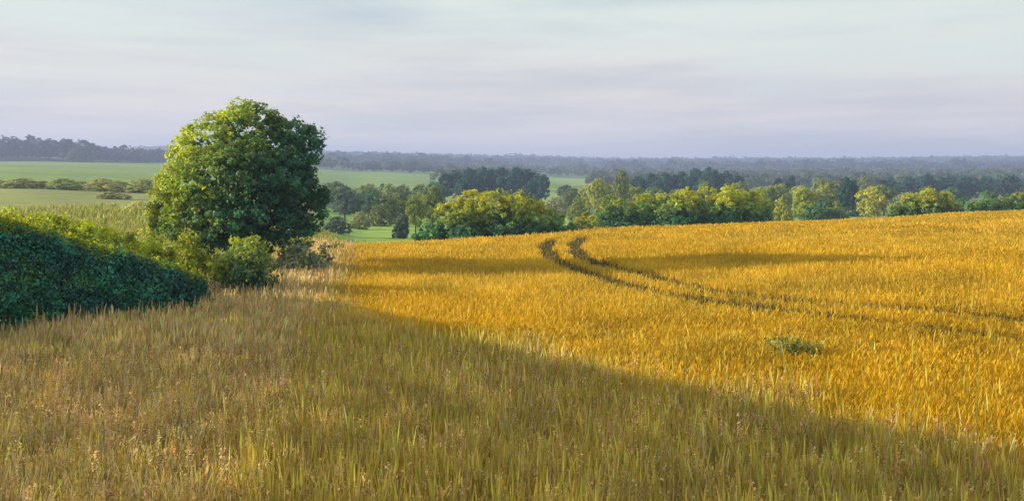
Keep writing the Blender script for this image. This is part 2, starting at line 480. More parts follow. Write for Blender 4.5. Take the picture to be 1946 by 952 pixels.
# ------------------------------------------------------------------ hedge on the left
HX = np.array([(-21, 8, 7.6), (-19, 10.6, 6.9), (-17.2, 13.0, 5.85), (-14.5, 16.4, 4.3), (-12.7, 18.9, 3.3), (-11.5, 20.9, 2.92), (-10.3, 22.5, 2.3), (-9.5, 23.5, 1.85), (-8.9, 24.4, 1.6), (-8.45, 25.1, 1.2)])
def hedge():
    root = empty('hedge', (-11.5, 20.9, 0))
    tag(root, 'long dark green hedge with sunlit yellow-green top sloping down from the left', 'hedge')
    seg = np.hypot(*np.diff(HX[:, :2], axis=0).T); s = np.concatenate([[0], np.cumsum(seg)]); Ltot = s[-1]
    def curve(u):
        x, y, h = (np.interp(u, s, HX[:, i]) for i in range(3))
        x2, y2 = np.interp(u + .3, s, HX[:, 0]), np.interp(u + .3, s, HX[:, 1])
        x1, y1 = np.interp(u - .3, s, HX[:, 0]), np.interp(u - .3, s, HX[:, 1])
        tx, ty = x2 - x1, y2 - y1; l = np.hypot(tx, ty) + 1e-9
        return x, y, h, -ty / l, tx / l
    n = 7600
    u = rng.uniform(0, Ltot, n); a = rng.uniform(-.32, math.pi + .32, n)
    x, y, h, nx_, ny_ = curve(u)
    h = h + .16 * snoise(u, u * 0, .55, 1.) + .1 * snoise(u, u * 0, .2, 4.)
    ca, sa = np.cos(a), np.sin(a)
    hw = .9 - .25 * np.clip((u - Ltot + 4) / 4, 0, 1) + .18 * snoise(u, a * 1.2, .5, 2.)
    ex = np.sign(ca) * np.abs(ca) ** .55 * hw * rng.uniform(.82, 1.05, n)
    zc = np.where(sa > 0, np.abs(sa) ** .6, -.3 * np.abs(sa)) 
    zz_ = h * (.42 + .58 * zc) * rng.uniform(.9, 1.02, n)
    low = rng.random(n) < .42
    zz_ = np.where(low & (np.abs(ca) > .6), rng.uniform(.0, 1, n) * h * .55, zz_)
    CP = np.stack([x + nx_ * ex, y + ny_ * ex, zz_], 1)
    CN = np.stack([nx_ * ca, ny_ * ca, sa], 1)
    lpc = 44
    ids = np.repeat(np.arange(n), lpc)
    dd = sphere_dirs(len(ids)); P = CP[ids] + dd * rng.uniform(.4, 1.05, (len(ids), 1)) * .21 * np.exp(rng.normal(0, .2, n))[ids][:, None]
    N = dd * .7 + CN[ids] * .6
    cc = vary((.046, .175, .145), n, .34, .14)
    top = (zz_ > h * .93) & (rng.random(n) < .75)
    cc = np.where(top[:, None], vary((.26, .32, .03), n, .18, .08), cc)  # top clumps painted yellow-green as the sunlit edge
    cols = cc[ids] * np.exp(rng.normal(0, .15, (len(ids), 1)))
    keep = P[:, 2] > .03
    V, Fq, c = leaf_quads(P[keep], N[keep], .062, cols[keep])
    # leafy shoots standing up from the top, lime to paint its sunlit rim
    m = 3600
    u2 = rng.uniform(2, Ltot, m); x, y, h, nx_, ny_ = curve(u2)
    off = rng.uniform(-.45, .85, m)
    hh = rng.uniform(.12, .38, m) * np.clip((Ltot - u2) / 5, .35, 1)
    k = 11
    ids2 = np.repeat(np.arange(m), k); tt = np.tile(np.linspace(0, 1, k), m)
    lean = rng.normal(0, .25, (m, 2))
    P2 = np.stack([(x + nx_ * off)[ids2] + lean[ids2, 0] * tt * hh[ids2], (y + ny_ * off)[ids2] + lean[ids2, 1] * tt * hh[ids2], (h * .97)[ids2] + tt * hh[ids2]], 1)
    P2 += rng.normal(0, .02, P2.shape)
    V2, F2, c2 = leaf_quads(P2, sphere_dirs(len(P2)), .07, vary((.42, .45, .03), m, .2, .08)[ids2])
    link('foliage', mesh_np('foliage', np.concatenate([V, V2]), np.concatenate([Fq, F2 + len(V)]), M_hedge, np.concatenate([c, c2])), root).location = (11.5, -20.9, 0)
    paths = []
    for uu in np.arange(.3, Ltot, .6):
        x, y, h, a_, b_ = curve(uu + rng.normal(0, .1))
        p = np.array([x - 0 + rng.normal(0, .25), y + rng.normal(0, .25), -.1]); q_ = p + np.array([rng.normal(0, .3), rng.normal(0, .3), h * .8])
        paths.append(([p, (p + q_) / 2 + rng.normal(0, .08, 3), q_], (.05, .035, .015)))
    for p_ in paths: link('stem', tube([p_], M_bark, 'stem'), root).location = (11.5, -20.9, 0)
hedge()

# ------------------------------------------------------------------ shrubs with their own outline
def shrub(name, Y, spec, col, label, cat, leaf=.09, cpm=7, lpc=30, cr=.2, lit_col=None, lit_mix=0, depth=.8, mat=None, group=None, stems=6):
    """spec: (px, py, r px, depth offset) lobes seen from the painter's stand, all rooted on the ground at depth Y"""
    mpx = sum(s[0] for s in spec) / len(spec)
    bx_ = (mpx - 973) / 1800 * Y; g = float(zfun(bx_, Y))
    root = empty(name, (bx_, Y, g))
    tag(root, label, cat, group)
    lobes = []
    for px, py, r, dy in spec:
        x, y, z = at(px, py, Y); rm = r * Y / 1800
        lobes.append((x - bx_, dy, z - g, rm, rm * depth, rm))
        # skirts down to the ground
        z2 = z - rm * .9
        while z2 > g + rm * .2:
            lobes.append((x - bx_ + rng.normal(0, rm * .12), dy + rng.normal(0, rm * .12), z2 - g, rm * 1.02, rm * depth, rm))
            z2 -= rm * .9
    link('foliage', crown_mesh('foliage', lobes, mat or M_hedge, col, leaf, cpm, lpc, cr, lit_col, lit_mix, ground=-.3), root)
    paths = []
    for i in range(stems):
        l = lobes[rng.integers(len(lobes))]
        p = np.array([l[0] * .7 + rng.normal(0, .1), l[1] * .7, -.25]); e = np.array(l[:3])
        paths.append(([p, (p + e) / 2 + rng.normal(0, .07, 3), e], (.05, .035, .015)))
    for p_ in paths: link('stem', tube([p_], M_bark, 'stem'), root)
    return root

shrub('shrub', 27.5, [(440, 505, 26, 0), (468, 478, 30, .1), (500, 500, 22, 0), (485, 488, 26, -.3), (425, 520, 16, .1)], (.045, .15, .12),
      'small rounded dark shrub with yellow-green crown in front of the big tree', 'shrub', lit_col=(.42, .46, .03), lit_mix=.25, depth=1.3, cpm=11, leaf=.075)
shrub('shrub', 33.0, [(556, 484, 26, 0), (588, 488, 27, .2), (612, 500, 20, 0)], (.30, .36, .25),
      'pale grey-green shrub at the right foot of the big tree', 'shrub', cpm=8, leaf=.1)
shrub('shrub', 31.0, [(365, 492, 26, 0), (392, 500, 20, .3), (335, 478, 24, .2), (410, 512, 14, 0), (350, 462, 18, .4)], (.26, .31, .03),
      'bright yellow-green bramble in the gap between the hedge and the small shrub', 'shrub', cpm=8, leaf=.09)
for i_, (px_, py_, r_) in enumerate(((20, 414, 17), (75, 416, 16), (125, 424, 15), (172, 434, 14), (220, 448, 14), (262, 460, 13), (300, 474, 13), (430, 503, 11))):  # low bushes added in lime to paint the sunlit rim above the hedge
    shrub('bramble', 26.5 + .9 * (i_ % 3), [(px_, py_, r_, 0), (px_ + 20, py_ + 6, r_ * .8, .3), (px_ - 18, py_ + 4, r_ * .7, .2)], (.36, .42, .04),
          'sunlit lime-green bramble just behind the dark hedge', 'bramble', cpm=7, leaf=.085, lpc=22, group='brambles behind the hedge', stems=2)
shrub('shrub', 42.0, [(650, 480, 13, 0), (632, 478, 17, .3), (668, 486, 8, 0)], (.06, .10, .06),
      'low dull green bush at the left end of the far wheat edge', 'shrub', cpm=8, leaf=.1)

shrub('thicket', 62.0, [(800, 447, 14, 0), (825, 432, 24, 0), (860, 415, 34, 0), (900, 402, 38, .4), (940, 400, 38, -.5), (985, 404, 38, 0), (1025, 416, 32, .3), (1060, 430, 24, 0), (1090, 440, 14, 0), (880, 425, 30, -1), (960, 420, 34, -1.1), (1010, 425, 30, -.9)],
      (.08, .245, .165), 'wide domed thicket with sunlit top at the far wheat edge above the picture centre', 'thicket', leaf=.13, cpm=5.5, lpc=36, cr=.24, lit_col=(.40, .44, .05), lit_mix=.55, mat=M_leaf)
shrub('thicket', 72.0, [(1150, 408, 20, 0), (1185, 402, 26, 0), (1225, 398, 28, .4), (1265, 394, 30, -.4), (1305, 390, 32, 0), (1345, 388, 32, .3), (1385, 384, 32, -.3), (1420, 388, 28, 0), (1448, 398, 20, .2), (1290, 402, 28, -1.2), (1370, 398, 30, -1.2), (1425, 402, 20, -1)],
      (.075, .225, .16), 'long dark green thicket right of the domed one, rising to a blunt right end', 'thicket', leaf=.14, cpm=5, lpc=34, cr=.26, lit_col=(.40, .44, .05), lit_mix=.5, mat=M_leaf)
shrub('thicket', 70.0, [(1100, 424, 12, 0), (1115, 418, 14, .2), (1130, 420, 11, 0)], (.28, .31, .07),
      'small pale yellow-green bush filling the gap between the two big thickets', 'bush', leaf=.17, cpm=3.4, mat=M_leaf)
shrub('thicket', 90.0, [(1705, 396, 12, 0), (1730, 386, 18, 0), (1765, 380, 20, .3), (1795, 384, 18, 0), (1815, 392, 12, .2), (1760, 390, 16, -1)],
      (.075, .22, .14), 'small domed bush with yellow top on the wheat skyline at the right', 'bush', leaf=.16, cpm=4, lpc=32, cr=.28, lit_col=(.40, .44, .05), lit_mix=.6, mat=M_leaf)
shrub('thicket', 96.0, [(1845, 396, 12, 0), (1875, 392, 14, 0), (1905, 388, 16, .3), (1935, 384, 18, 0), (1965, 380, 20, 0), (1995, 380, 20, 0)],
      (.065, .21, .15), 'low dark bushes running out of the picture at the right wheat edge', 'bush', leaf=.17, cpm=4, lpc=32, cr=.3, lit_col=(.30, .34, .05), lit_mix=.35, mat=M_leaf)

# ------------------------------------------------------------------ trees of the valley
def proto(kind, seed):
    """unit tree about 1 m tall and 1 m wide -> (trunk mesh, crown mesh)"""
    st = np.random.default_rng(seed)
    L = []
    if kind == 'round':
        for _ in range(11):
            d = st.normal(0, 1, 3); d /= np.linalg.norm(d)
            L.append((d[0] * .24, d[1] * .24, .56 + d[2] * .22, *(st.uniform(.18, .27, 3))))
    elif kind == 'tall':
        for i in range(10):
            z = .25 + .65 * i / 9; w = .30 * math.sin(math.pi * min(1, (1.12 - z) * .9)) + .06
            L.append((st.normal(0, .06), st.normal(0, .06), z, w, w, .14))
    elif kind == 'bushy':
        for i in range(13):
            a = st.uniform(0, 6.28); r = st.uniform(0, .34); h = .75 * (1 - (r / .42) ** 2) * st.uniform(.6, 1)
            rr_ = st.uniform(.15, .24)
            L.append((r * math.cos(a), r * math.sin(a), max(.1, h), rr_, rr_, rr_))
            L.append((r * math.cos(a), r * math.sin(a), max(.1, h * .45), rr_, rr_, rr_))
    cols = {'round': (1, 1, 1), 'tall': (1, 1, 1), 'bushy': (1, 1, 1)}[kind]
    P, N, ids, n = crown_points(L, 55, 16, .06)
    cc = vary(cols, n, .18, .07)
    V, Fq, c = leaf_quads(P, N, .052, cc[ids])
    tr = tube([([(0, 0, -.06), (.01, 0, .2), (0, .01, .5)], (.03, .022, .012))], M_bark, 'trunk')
    return tr, V, Fq, c
LOOK = {'dark': 'dark teal', 'green': 'mid green', 'lit': 'sunlit yellow-green', 'pale': 'pale grey-green', 'blue': 'bluish', 'olive': 'olive green'}
KIND = {}
for kd, n_ in (('round', 3), ('tall', 2), ('bushy', 3)):
    KIND[kd] = [proto(kd, 10 * n_ + i) for i in range(n_)]
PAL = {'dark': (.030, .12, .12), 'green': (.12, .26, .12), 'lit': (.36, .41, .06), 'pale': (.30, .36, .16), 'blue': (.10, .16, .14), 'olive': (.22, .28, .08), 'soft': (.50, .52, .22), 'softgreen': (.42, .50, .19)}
CACHE = {}
def crown_data(kind, i, pal):
    key = (kind, i, pal)
    if key not in CACHE:
        tr, V, Fq, c = KIND[kind][i]
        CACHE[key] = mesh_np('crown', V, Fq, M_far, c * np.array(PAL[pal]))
    return KIND[kind][i][0], CACHE[key]
cnt = [0]
def valley_tree(px, Y, wpx, pytop, kind, pal, label, group=None, cat='tree', name='valley_tree'):
    x = (px - 973) / 1800 * Y; g = float(zfun(x, Y))
    h = max(1.2, EYE - (pytop - 335) / 1800 * Y - g); w = wpx / 1800 * Y
    cnt[0] += 1
    i = cnt[0] % len(KIND[kind])
    trm, crm = crown_data(kind, i, pal)
    root = empty(name, (x, Y, g)); root.scale = (w, w, h); root.rotation_euler.z = cnt[0] * 1.7
    tag(root, label, cat, group)
    link('trunk', trm, root); link('crown', crm, root)
    return root

VT = valley_tree
# left of the domed thicket
VT(655, 150, 70, 352, 'round', 'blue', 'dull blue-green tree just right of the big tree, behind the small meadow')
VT(700, 175, 62, 358, 'round', 'green', 'round green tree standing second right of the big tree below the pale field')
VT(683, 128, 50, 402, 'bushy', 'pale', 'pale rounded bush beside the small sunlit meadow', cat='bush', name='bush')
VT(750, 150, 66, 366, 'round', 'olive', 'olive tree with loose crown above the right end of the small meadow')
VT(735, 190, 50, 350, 'round', 'pale', 'pale grey-green tree behind the small meadow, its top against the light field')
VT(790, 118, 52, 374, 'round', 'lit', 'yellow-green tree left behind the domed thicket')
VT(765, 105, 40, 400, 'bushy', 'blue', 'dark bluish bush at the right end of the small meadow', cat='bush', name='bush')
VT(822, 125, 58, 352, 'round', 'olive', 'tall olive tree rising behind the left shoulder of the domed thicket')
VT(640, 105, 60, 410, 'bushy', 'blue', 'grey-blue bush between the big tree and the small meadow', cat='bush', name='bush')
# behind the domed thicket
for px, w, tp in ((868, 60, 364), (915, 66, 360), (965, 64, 358), (1012, 56, 362), (1052, 50, 376)):
    VT(px, 100, w, tp, 'bushy', 'pale', 'pale grey-green bush showing just over the top of the domed thicket', 'pale bushes behind the domed thicket', 'bush', 'bush')
for px, w, tp, Y in ((845, 46, 330, 290), (868, 50, 322, 300), (895, 54, 319, 310), (922, 50, 318, 300), (950, 56, 317, 315), (978, 50, 319, 300), (1004, 52, 323, 305), (1028, 44, 331, 295), (882, 50, 335, 270), (965, 56, 333, 270), (1010, 40, 340, 265)):
    VT(px, Y, w, tp, 'round', 'dark', 'dark teal tree in the flat-topped copse above the domed thicket', 'dark copse above the domed thicket')
# between the copses
VT(1075, 330, 40, 352, 'round', 'blue', 'low bluish tree right of the dark copse')
VT(1100, 160, 50, 372, 'bushy', 'lit', 'pale yellow bush in the dip right of the domed thicket', cat='bush', name='bush')
VT(1140, 190, 56, 338, 'round', 'lit', 'sunlit yellow-green tree with the lighter crown, left end of the right-hand wood')
VT(1181, 200, 34, 326, 'tall', 'olive', 'narrow upright olive tree standing at the left end of the right-hand wood')
VT(1160, 120, 60, 366, 'bushy', 'lit', 'light green bush above the left end of the long thicket', cat='bush', name='bush')
for px, w, tp, Y in ((1215, 46, 334, 300), (1240, 44, 329, 310), (1268, 50, 330, 305), (1296, 46, 325, 315), (1322, 50, 321, 310), (1350, 46, 319, 300), (1376, 44, 324, 310), (1400, 40, 334, 300), (1255, 44, 342, 270), (1335, 50, 338, 270)):
    VT(px, Y, w, tp, 'round', 'dark', 'dark teal tree in the wood above the long thicket', 'dark wood above the long thicket')
for px, w, tp in ((1215, 60, 372), (1262, 62, 368), (1310, 62, 362), (1358, 56, 358)):
    VT(px, 110, w, tp, 'bushy', 'pale', 'pale grey-green bush showing over the top of the long thicket', 'pale bushes behind the long thicket', 'bush', 'bush')
VT(1443, 130, 46, 356, 'round', 'lit', 'sunlit yellow tree over the blunt right end of the long thicket')
VT(1478, 260, 24, 340, 'tall', 'dark', 'slim dark tree rising right of the long thicket, left of two')
VT(1502, 260, 26, 336, 'tall', 'dark', 'slim dark tree rising right of the long thicket, right of two')
# the sunlit group on the right
VT(1485, 125, 50, 374, 'bushy', 'lit', 'yellow-green bush against the right end of the long thicket', cat='bush', name='bush')
VT(1530, 150, 66, 352, 'round', 'lit', 'broad sunlit tree in the gap right of the long thicket')
VT(1575, 135, 74, 362, 'bushy', 'green', 'wide mid green bush in the middle of the sunlit group', cat='bush', name='bush')
VT(1612, 185, 46, 338, 'round', 'dark', 'dark tree behind the middle of the sunlit group')
VT(1655, 165, 64, 354, 'round', 'lit', 'rounded light green tree at the right end of the sunlit group')
VT(1640, 330, 40, 334, 'round', 'olive', 'far olive tree above the right end of the sunlit group')
VT(1560, 230, 44, 340, 'round', 'olive', 'olive tree behind the broad sunlit tree')
VT(1545, 105, 70, 385, 'bushy', 'green', 'low green bush on the valley side right of the long thicket', cat='bush', name='bush')
VT(1700, 170, 40, 372, 'bushy', 'pale', 'pale bush left behind the small domed bush', cat='bush', name='bush')
for px, w, tp, Y in ((1690, 44, 338, 330), (1725, 46, 334, 340), (1762, 48, 331, 330), (1800, 50, 334, 340), (1840, 50, 333, 330), (1880, 52, 336, 340), (1920, 50, 334, 330), (1960, 50, 335, 335)):
    VT(px, Y, w, tp, 'round', 'dark', 'dark teal tree in the even row below the right-hand hills', 'tree row below the right hills')
for px, w, tp in ((1835, 60, 364), (1880, 62, 360), (1925, 64, 362), (1970, 60, 360)):
    VT(px, 170, w, tp, 'bushy', 'green', 'dull green bush behind the right wheat edge', 'bushes behind the right wheat edge', 'bush', 'bush')
# left hillside
for i, px in enumerate(range(-30, 296, 25)):
    VT(px, 150 + 9 * (i % 3), 84, 338 + 4 * ((i * 7) % 3), 'bushy', ('softgreen', 'soft')[i % 2], 'soft olive bush in the hedgerow below the green hillside field', 'hedgerow below the green hillside field', 'bush', 'bush')
VT(215, 120, 60, 360, 'bushy', 'soft', 'light olive bush standing alone on the slope above the dark hedge', cat='bush', name='bush')
VT(262, 85, 60, 382, 'bushy', 'soft', 'light olive bush on the slope just left of the big tree', cat='bush', name='bush')
for i, (px, Y, w, tp, kd, pal) in enumerate((
        (632, 210, 60, 344, 'round', 'olive'), (668, 230, 60, 346, 'bushy', 'pale'), (702, 215, 60, 350, 'round', 'olive'), (730, 235, 64, 346, 'bushy', 'green'), (762, 210, 60, 352, 'round', 'pale'),
        (798, 200, 60, 348, 'bushy', 'olive'), (826, 220, 50, 344, 'round', 'green'), (775, 165, 60, 372, 'bushy', 'lit'), (720, 140, 56, 388, 'bushy', 'olive'), (805, 150, 60, 364, 'round', 'pale'))):
    VT(px, Y, w, tp, kd, pal, LOOK[pal] + (' low-crowned' if kd == 'bushy' else ' upright') + ' tree in the belt behind the small meadow', 'tree belt behind the small meadow')
for i, (px, Y, w, tp, kd, pal) in enumerate((
        (1060, 220, 60, 364, 'bushy', 'pale'), (1090, 240, 60, 358, 'round', 'olive'), (1120, 230, 56, 352, 'round', 'lit'), (1165, 230, 60, 346, 'bushy', 'olive'), (1200, 220, 60, 352, 'round', 'lit'),
        (1240, 215, 66, 352, 'bushy', 'olive'), (1290, 215, 66, 346, 'bushy', 'pale'), (1340, 215, 66, 342, 'bushy', 'olive'), (1400, 215, 64, 344, 'round', 'pale'), (1445, 225, 60, 346, 'bushy', 'olive'),
        (1480, 215, 60, 350, 'round', 'lit'), (1515, 225, 64, 352, 'bushy', 'pale'), (1580, 225, 64, 346, 'round', 'lit'), (1620, 215, 60, 352, 'bushy', 'green'), (1680, 225, 60, 350, 'round', 'olive'),
        (1720, 220, 66, 352, 'bushy', 'pale'), (1765, 215, 66, 352, 'bushy', 'olive'), (1810, 225, 66, 352, 'bushy', 'green'), (1590, 160, 50, 366, 'bushy', 'lit'))):
    VT(px, Y, w, tp, kd, pal, LOOK[pal] + (' low-crowned' if kd == 'bushy' else ' upright') + ' tree behind the long thicket', 'tree belt behind the long thicket')
VT(157, 720, 62, 264, 'bushy', 'blue', 'round bluish tree at the right end of the hilltop wood, left skyline')
VT(688, 800, 22, 308, 'round', 'blue', 'small lone bluish tree on the pale far field')
VT(780, 760, 34, 305, 'round', 'blue', 'rounded purple-blue tree at the end of the pale far field')

# ------------------------------------------------------------------ far woods (nobody could count them)
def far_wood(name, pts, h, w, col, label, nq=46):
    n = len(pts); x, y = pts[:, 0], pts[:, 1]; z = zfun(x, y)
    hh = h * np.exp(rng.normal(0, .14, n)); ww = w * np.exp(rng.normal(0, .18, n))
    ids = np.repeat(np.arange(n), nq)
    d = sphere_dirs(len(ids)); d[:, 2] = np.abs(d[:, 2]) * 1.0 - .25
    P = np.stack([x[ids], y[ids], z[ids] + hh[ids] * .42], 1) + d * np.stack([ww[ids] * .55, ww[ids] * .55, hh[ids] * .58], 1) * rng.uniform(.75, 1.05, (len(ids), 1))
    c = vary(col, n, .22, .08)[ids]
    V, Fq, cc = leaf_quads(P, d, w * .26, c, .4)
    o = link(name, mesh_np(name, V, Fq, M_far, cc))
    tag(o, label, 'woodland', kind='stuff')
def scatter(px0, px1, y0, y1, n, cond=None):
    y = np.sqrt(rng.uniform(y0 ** 2, y1 ** 2, n)); px = rng.uniform(px0, px1, n)
    x = (px - 973) / 1800 * y
    p = np.stack([x, y], 1)
    if cond is not None: p = p[cond(x, y, px)]
    return p
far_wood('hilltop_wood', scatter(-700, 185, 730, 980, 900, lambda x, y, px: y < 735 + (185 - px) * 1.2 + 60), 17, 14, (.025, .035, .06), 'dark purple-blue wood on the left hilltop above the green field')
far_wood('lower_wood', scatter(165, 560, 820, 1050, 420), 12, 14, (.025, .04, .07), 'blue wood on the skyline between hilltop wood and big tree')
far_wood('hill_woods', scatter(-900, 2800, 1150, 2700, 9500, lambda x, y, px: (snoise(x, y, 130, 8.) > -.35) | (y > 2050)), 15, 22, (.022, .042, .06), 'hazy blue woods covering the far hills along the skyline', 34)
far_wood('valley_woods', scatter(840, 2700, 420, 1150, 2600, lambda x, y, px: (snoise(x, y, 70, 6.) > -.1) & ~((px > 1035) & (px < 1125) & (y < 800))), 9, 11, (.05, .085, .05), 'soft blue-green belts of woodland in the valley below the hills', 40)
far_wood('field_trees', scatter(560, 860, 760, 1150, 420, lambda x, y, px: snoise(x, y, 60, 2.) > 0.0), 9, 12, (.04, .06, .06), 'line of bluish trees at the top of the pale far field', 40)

# ------------------------------------------------------------------ wheat and grasses
def strips(P, h, lean, w, cb, ct, prof, yaw=None, curl=1.6):
    """curved blades. P (n,3) base; h (n,); lean (n,2) sideways offset of the tip; w (n,); cb/ct (n,3) colours; prof: (t, width) stations"""
    n = len(P); K = len(prof)
    if yaw is None: yaw = rng.uniform(-1.0, 1.0, n)
    sx, sy = np.cos(yaw), np.sin(yaw)
    V = np.empty((n, K, 2, 3), np.float32); Cc = np.empty((n, K, 2, 3), np.float32)
    for k, (t, wk) in enumerate(prof):
        b = t ** curl
        cx = P[:, 0] + lean[:, 0] * b; cy = P[:, 1] + lean[:, 1] * b; cz = P[:, 2] + h * (t - .12 * b * np.minimum(1, np.hypot(*lean.T) / h * 1.5))
        for s in (0, 1):
            q_ = (s - .5) * w * wk
            V[:, k, s] = np.stack([cx + sx * q_, cy + sy * q_, cz], 1)
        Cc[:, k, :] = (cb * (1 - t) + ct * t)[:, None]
    base = (np.arange(n) * K * 2)[:, None]
    F_ = np.concatenate([base + np.array([2 * k, 2 * k + 1, 2 * k + 3, 2 * k + 2]) for k in range(K - 1)], 0)
    return V.reshape(-1, 3), F_, Cc.reshape(-1, 3)

WHEAT = ((0, .45), (.45, .45), (.80, .45), (.84, 1.5), (.93, 1.9), (1.0, .4))
WHEAT_FAR = ((0, .8), (.7, 1.0), (1.0, .7))
BLADE = ((0, .8), (.35, 1.0), (.7, .8), (1.0, .1))
SEED = ((0, .4), (.68, .4), (.74, 1.5), (.86, 2.2), (1.0, .3))

def band_points(y0, y1, dens, margin=4.5, left=None):
    y_ = rng.uniform(y0, y1, int(dens * (y1 - y0) * (1.1 * y1 + 2 * margin)))
    half = .55 * y1 + margin
    x_ = rng.uniform(-half, half, len(y_))
    k = np.abs(x_) < .55 * y_ + margin
    return x_[k], y_[k]

def shade_grass(x, y):
    """1 where olive shade is painted into the grassy foreground, up to the hedge shadow, 0 in the clean ripe stand"""
    return np.clip(np.maximum((18.6 - 1.12 * x - y) / 2.6, 1.0 - (x - xedge(y)) / .7) + .45 * snoise(x, y, 1.3, 6.) + .4 * snoise(x, y, .55, 2.), 0, 1)

acc = {'wheat': [], 'grass': []}
def push(which, res): acc[which].append(res)

gold = np.array((.66, .415, .008)); straw = np.array((.60, .43, .05)); green = np.array((.34, .315, .06)); stem_g = np.array((.58, .44, .075))
mauve = np.array((.66, .47, .26)); brownc = np.array((.52, .32, .15)); olive_g = np.array((.54, .45, .11)); greygreen = np.array((.42, .44, .28))

for y0, y1, dens, wid, far in ((6.5, 10, 1150, .0062, 0), (10, 15, 950, .0078, 0), (15, 22, 600, .012, 0), (22, 32, 300, .021, 1), (32, 48, 170, .034, 1), (48, 94, 80, .058, 1)):
    x_, y_ = band_points(y0, y1, dens)
    k = in_field(x_ + rng.normal(0, .35, len(x_)), y_) & (tram(x_, y_) > 1 + rng.normal(0, .12, len(x_)))
    x_, y_ = x_[k], y_[k]; n = len(x_)
    z_ = zfun(x_, y_); sg = shade_grass(x_, y_)
    h = .72 + .06 * snoise(x_, y_, 2.2, 3.) + rng.normal(0, .045, n) * (1 + 1.6 * sg)
    lean = rng.normal(0, .085, (n, 2)) + np.array([.07, -.02])
    sg = shade_grass(x_, y_)
    g_ = np.clip(.85 * sg + .08 * snoise(x_, y_, 3, 4.), 0, 1)[:, None]     # straw turns olive inside the hedge shadow line, painting its shade
    pg = np.clip(.22 + .45 * snoise(x_, y_, 4.5, 9.) + .3 * snoise(x_ * .4, y_, 2., 5.), 0, .6)[:, None]; gp = gold * (1 - pg) + np.array((.66, .47, .055)) * pg
    ct = vary(1, n, .17, .06) * (gp * (1 - g_) + stem_g * g_)
    mk = (rng.random(n) < .42 * sg)[:, None]; ct = np.where(mk, np.where(rng.random((n, 1)) < .5, vary(mauve, n, .2), vary(brownc, n, .25)), ct)
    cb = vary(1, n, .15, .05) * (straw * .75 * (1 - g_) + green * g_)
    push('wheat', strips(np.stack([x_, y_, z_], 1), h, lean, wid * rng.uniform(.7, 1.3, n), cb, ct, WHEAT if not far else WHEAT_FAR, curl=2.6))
    if not far:      # dry and green leaves between the straws
        m = n // 2; i = rng.integers(0, n, m)
        hh = rng.uniform(.35, .72, m); ln = rng.normal(0, .16, (m, 2))
        gm = (rng.random(m) < np.clip(.55 - y_[i] * .022, .08, .5))[:, None]
        c_ = np.where(gm, vary(green, m, .25, .08), vary(straw * .8, m, .2, .06))
        push('wheat', strips(np.stack([x_[i], y_[i], z_[i]], 1), hh, ln, .013 * rng.uniform(.7, 1.4, m), c_ * .9, c_ * 1.1, BLADE, curl=2.2))
    if far:
        m = n // 5; i = rng.integers(0, n, m)
        push('wheat', strips(np.stack([x_[i] + .05, y_[i], z_[i]], 1), rng.uniform(.7, .86, m), rng.normal(0, .08, (m, 2)), wid * .5 * np.ones(m), vary(gold, m, .2), vary(straw * 1.1, m, .2), WHEAT_FAR))

# late tillers and weeds along the two wheelings, darkened to paint the gaps' shade
for P_ in (TRA, TRB):
    for a, b in zip(P_[:-1], P_[1:]):
        L_ = np.hypot(*(b - a)); n = int(L_ * (260 if a[1] < 30 else 150))
        t_ = rng.random(n)[:, None]; p = a + (b - a) * t_
        nn_ = np.array([-(b - a)[1], (b - a)[0]]) / L_
        w_ = .36 + np.clip((p[:, 1] - 32) / 12, 0, 1) * .08
        p = p + nn_ * (rng.normal(0, .5, n) * w_)[:, None]
        k = rng.random(n) < .72 + .45 * snoise(p[:, 0], p[:, 1], .35, 3.) + .5 * snoise(p[:, 0], p[:, 1], 1.1, 8.)
        p = p[k]; n = len(p)
        if n == 0: continue
        push('wheat', strips(np.stack([p[:, 0], p[:, 1], zfun(p[:, 0], p[:, 1])], 1), rng.uniform(.46, .74, n), rng.normal(0, .08, (n, 2)), np.full(n, .030 if a[1] < 30 else .045), vary((.10, .085, .03), n, .2), vary((.16, .13, .04), n, .25), WHEAT_FAR))

# taller strays and wild oats sticking up near the crop edge
for y0, y1, dens in ((6.5, 11, 150), (11, 19, 90), (19, 26, 8)):
    x_, y_ = band_points(y0, y1, dens); k = in_field(x_, y_) & (rng.random(len(x_)) < .06 + shade_grass(x_, y_)); x_, y_ = x_[k], y_[k]; n = len(x_)
    push('grass', strips(np.stack([x_, y_, zfun(x_, y_)], 1), rng.uniform(.78, 1.16, n), rng.normal(0, .11, (n, 2)), .009 * np.ones(n), vary(olive_g, n, .2), vary((.48, .40, .07), n, .25), SEED))
    push('grass', strips(np.stack([x_ + .1, y_, zfun(x_, y_)], 1), rng.uniform(.6, .98, n), rng.normal(0, .22, (n, 2)), .009 * np.ones(n), vary(green, n, .2), vary((.56, .46, .08), n, .28), BLADE, curl=2.2))

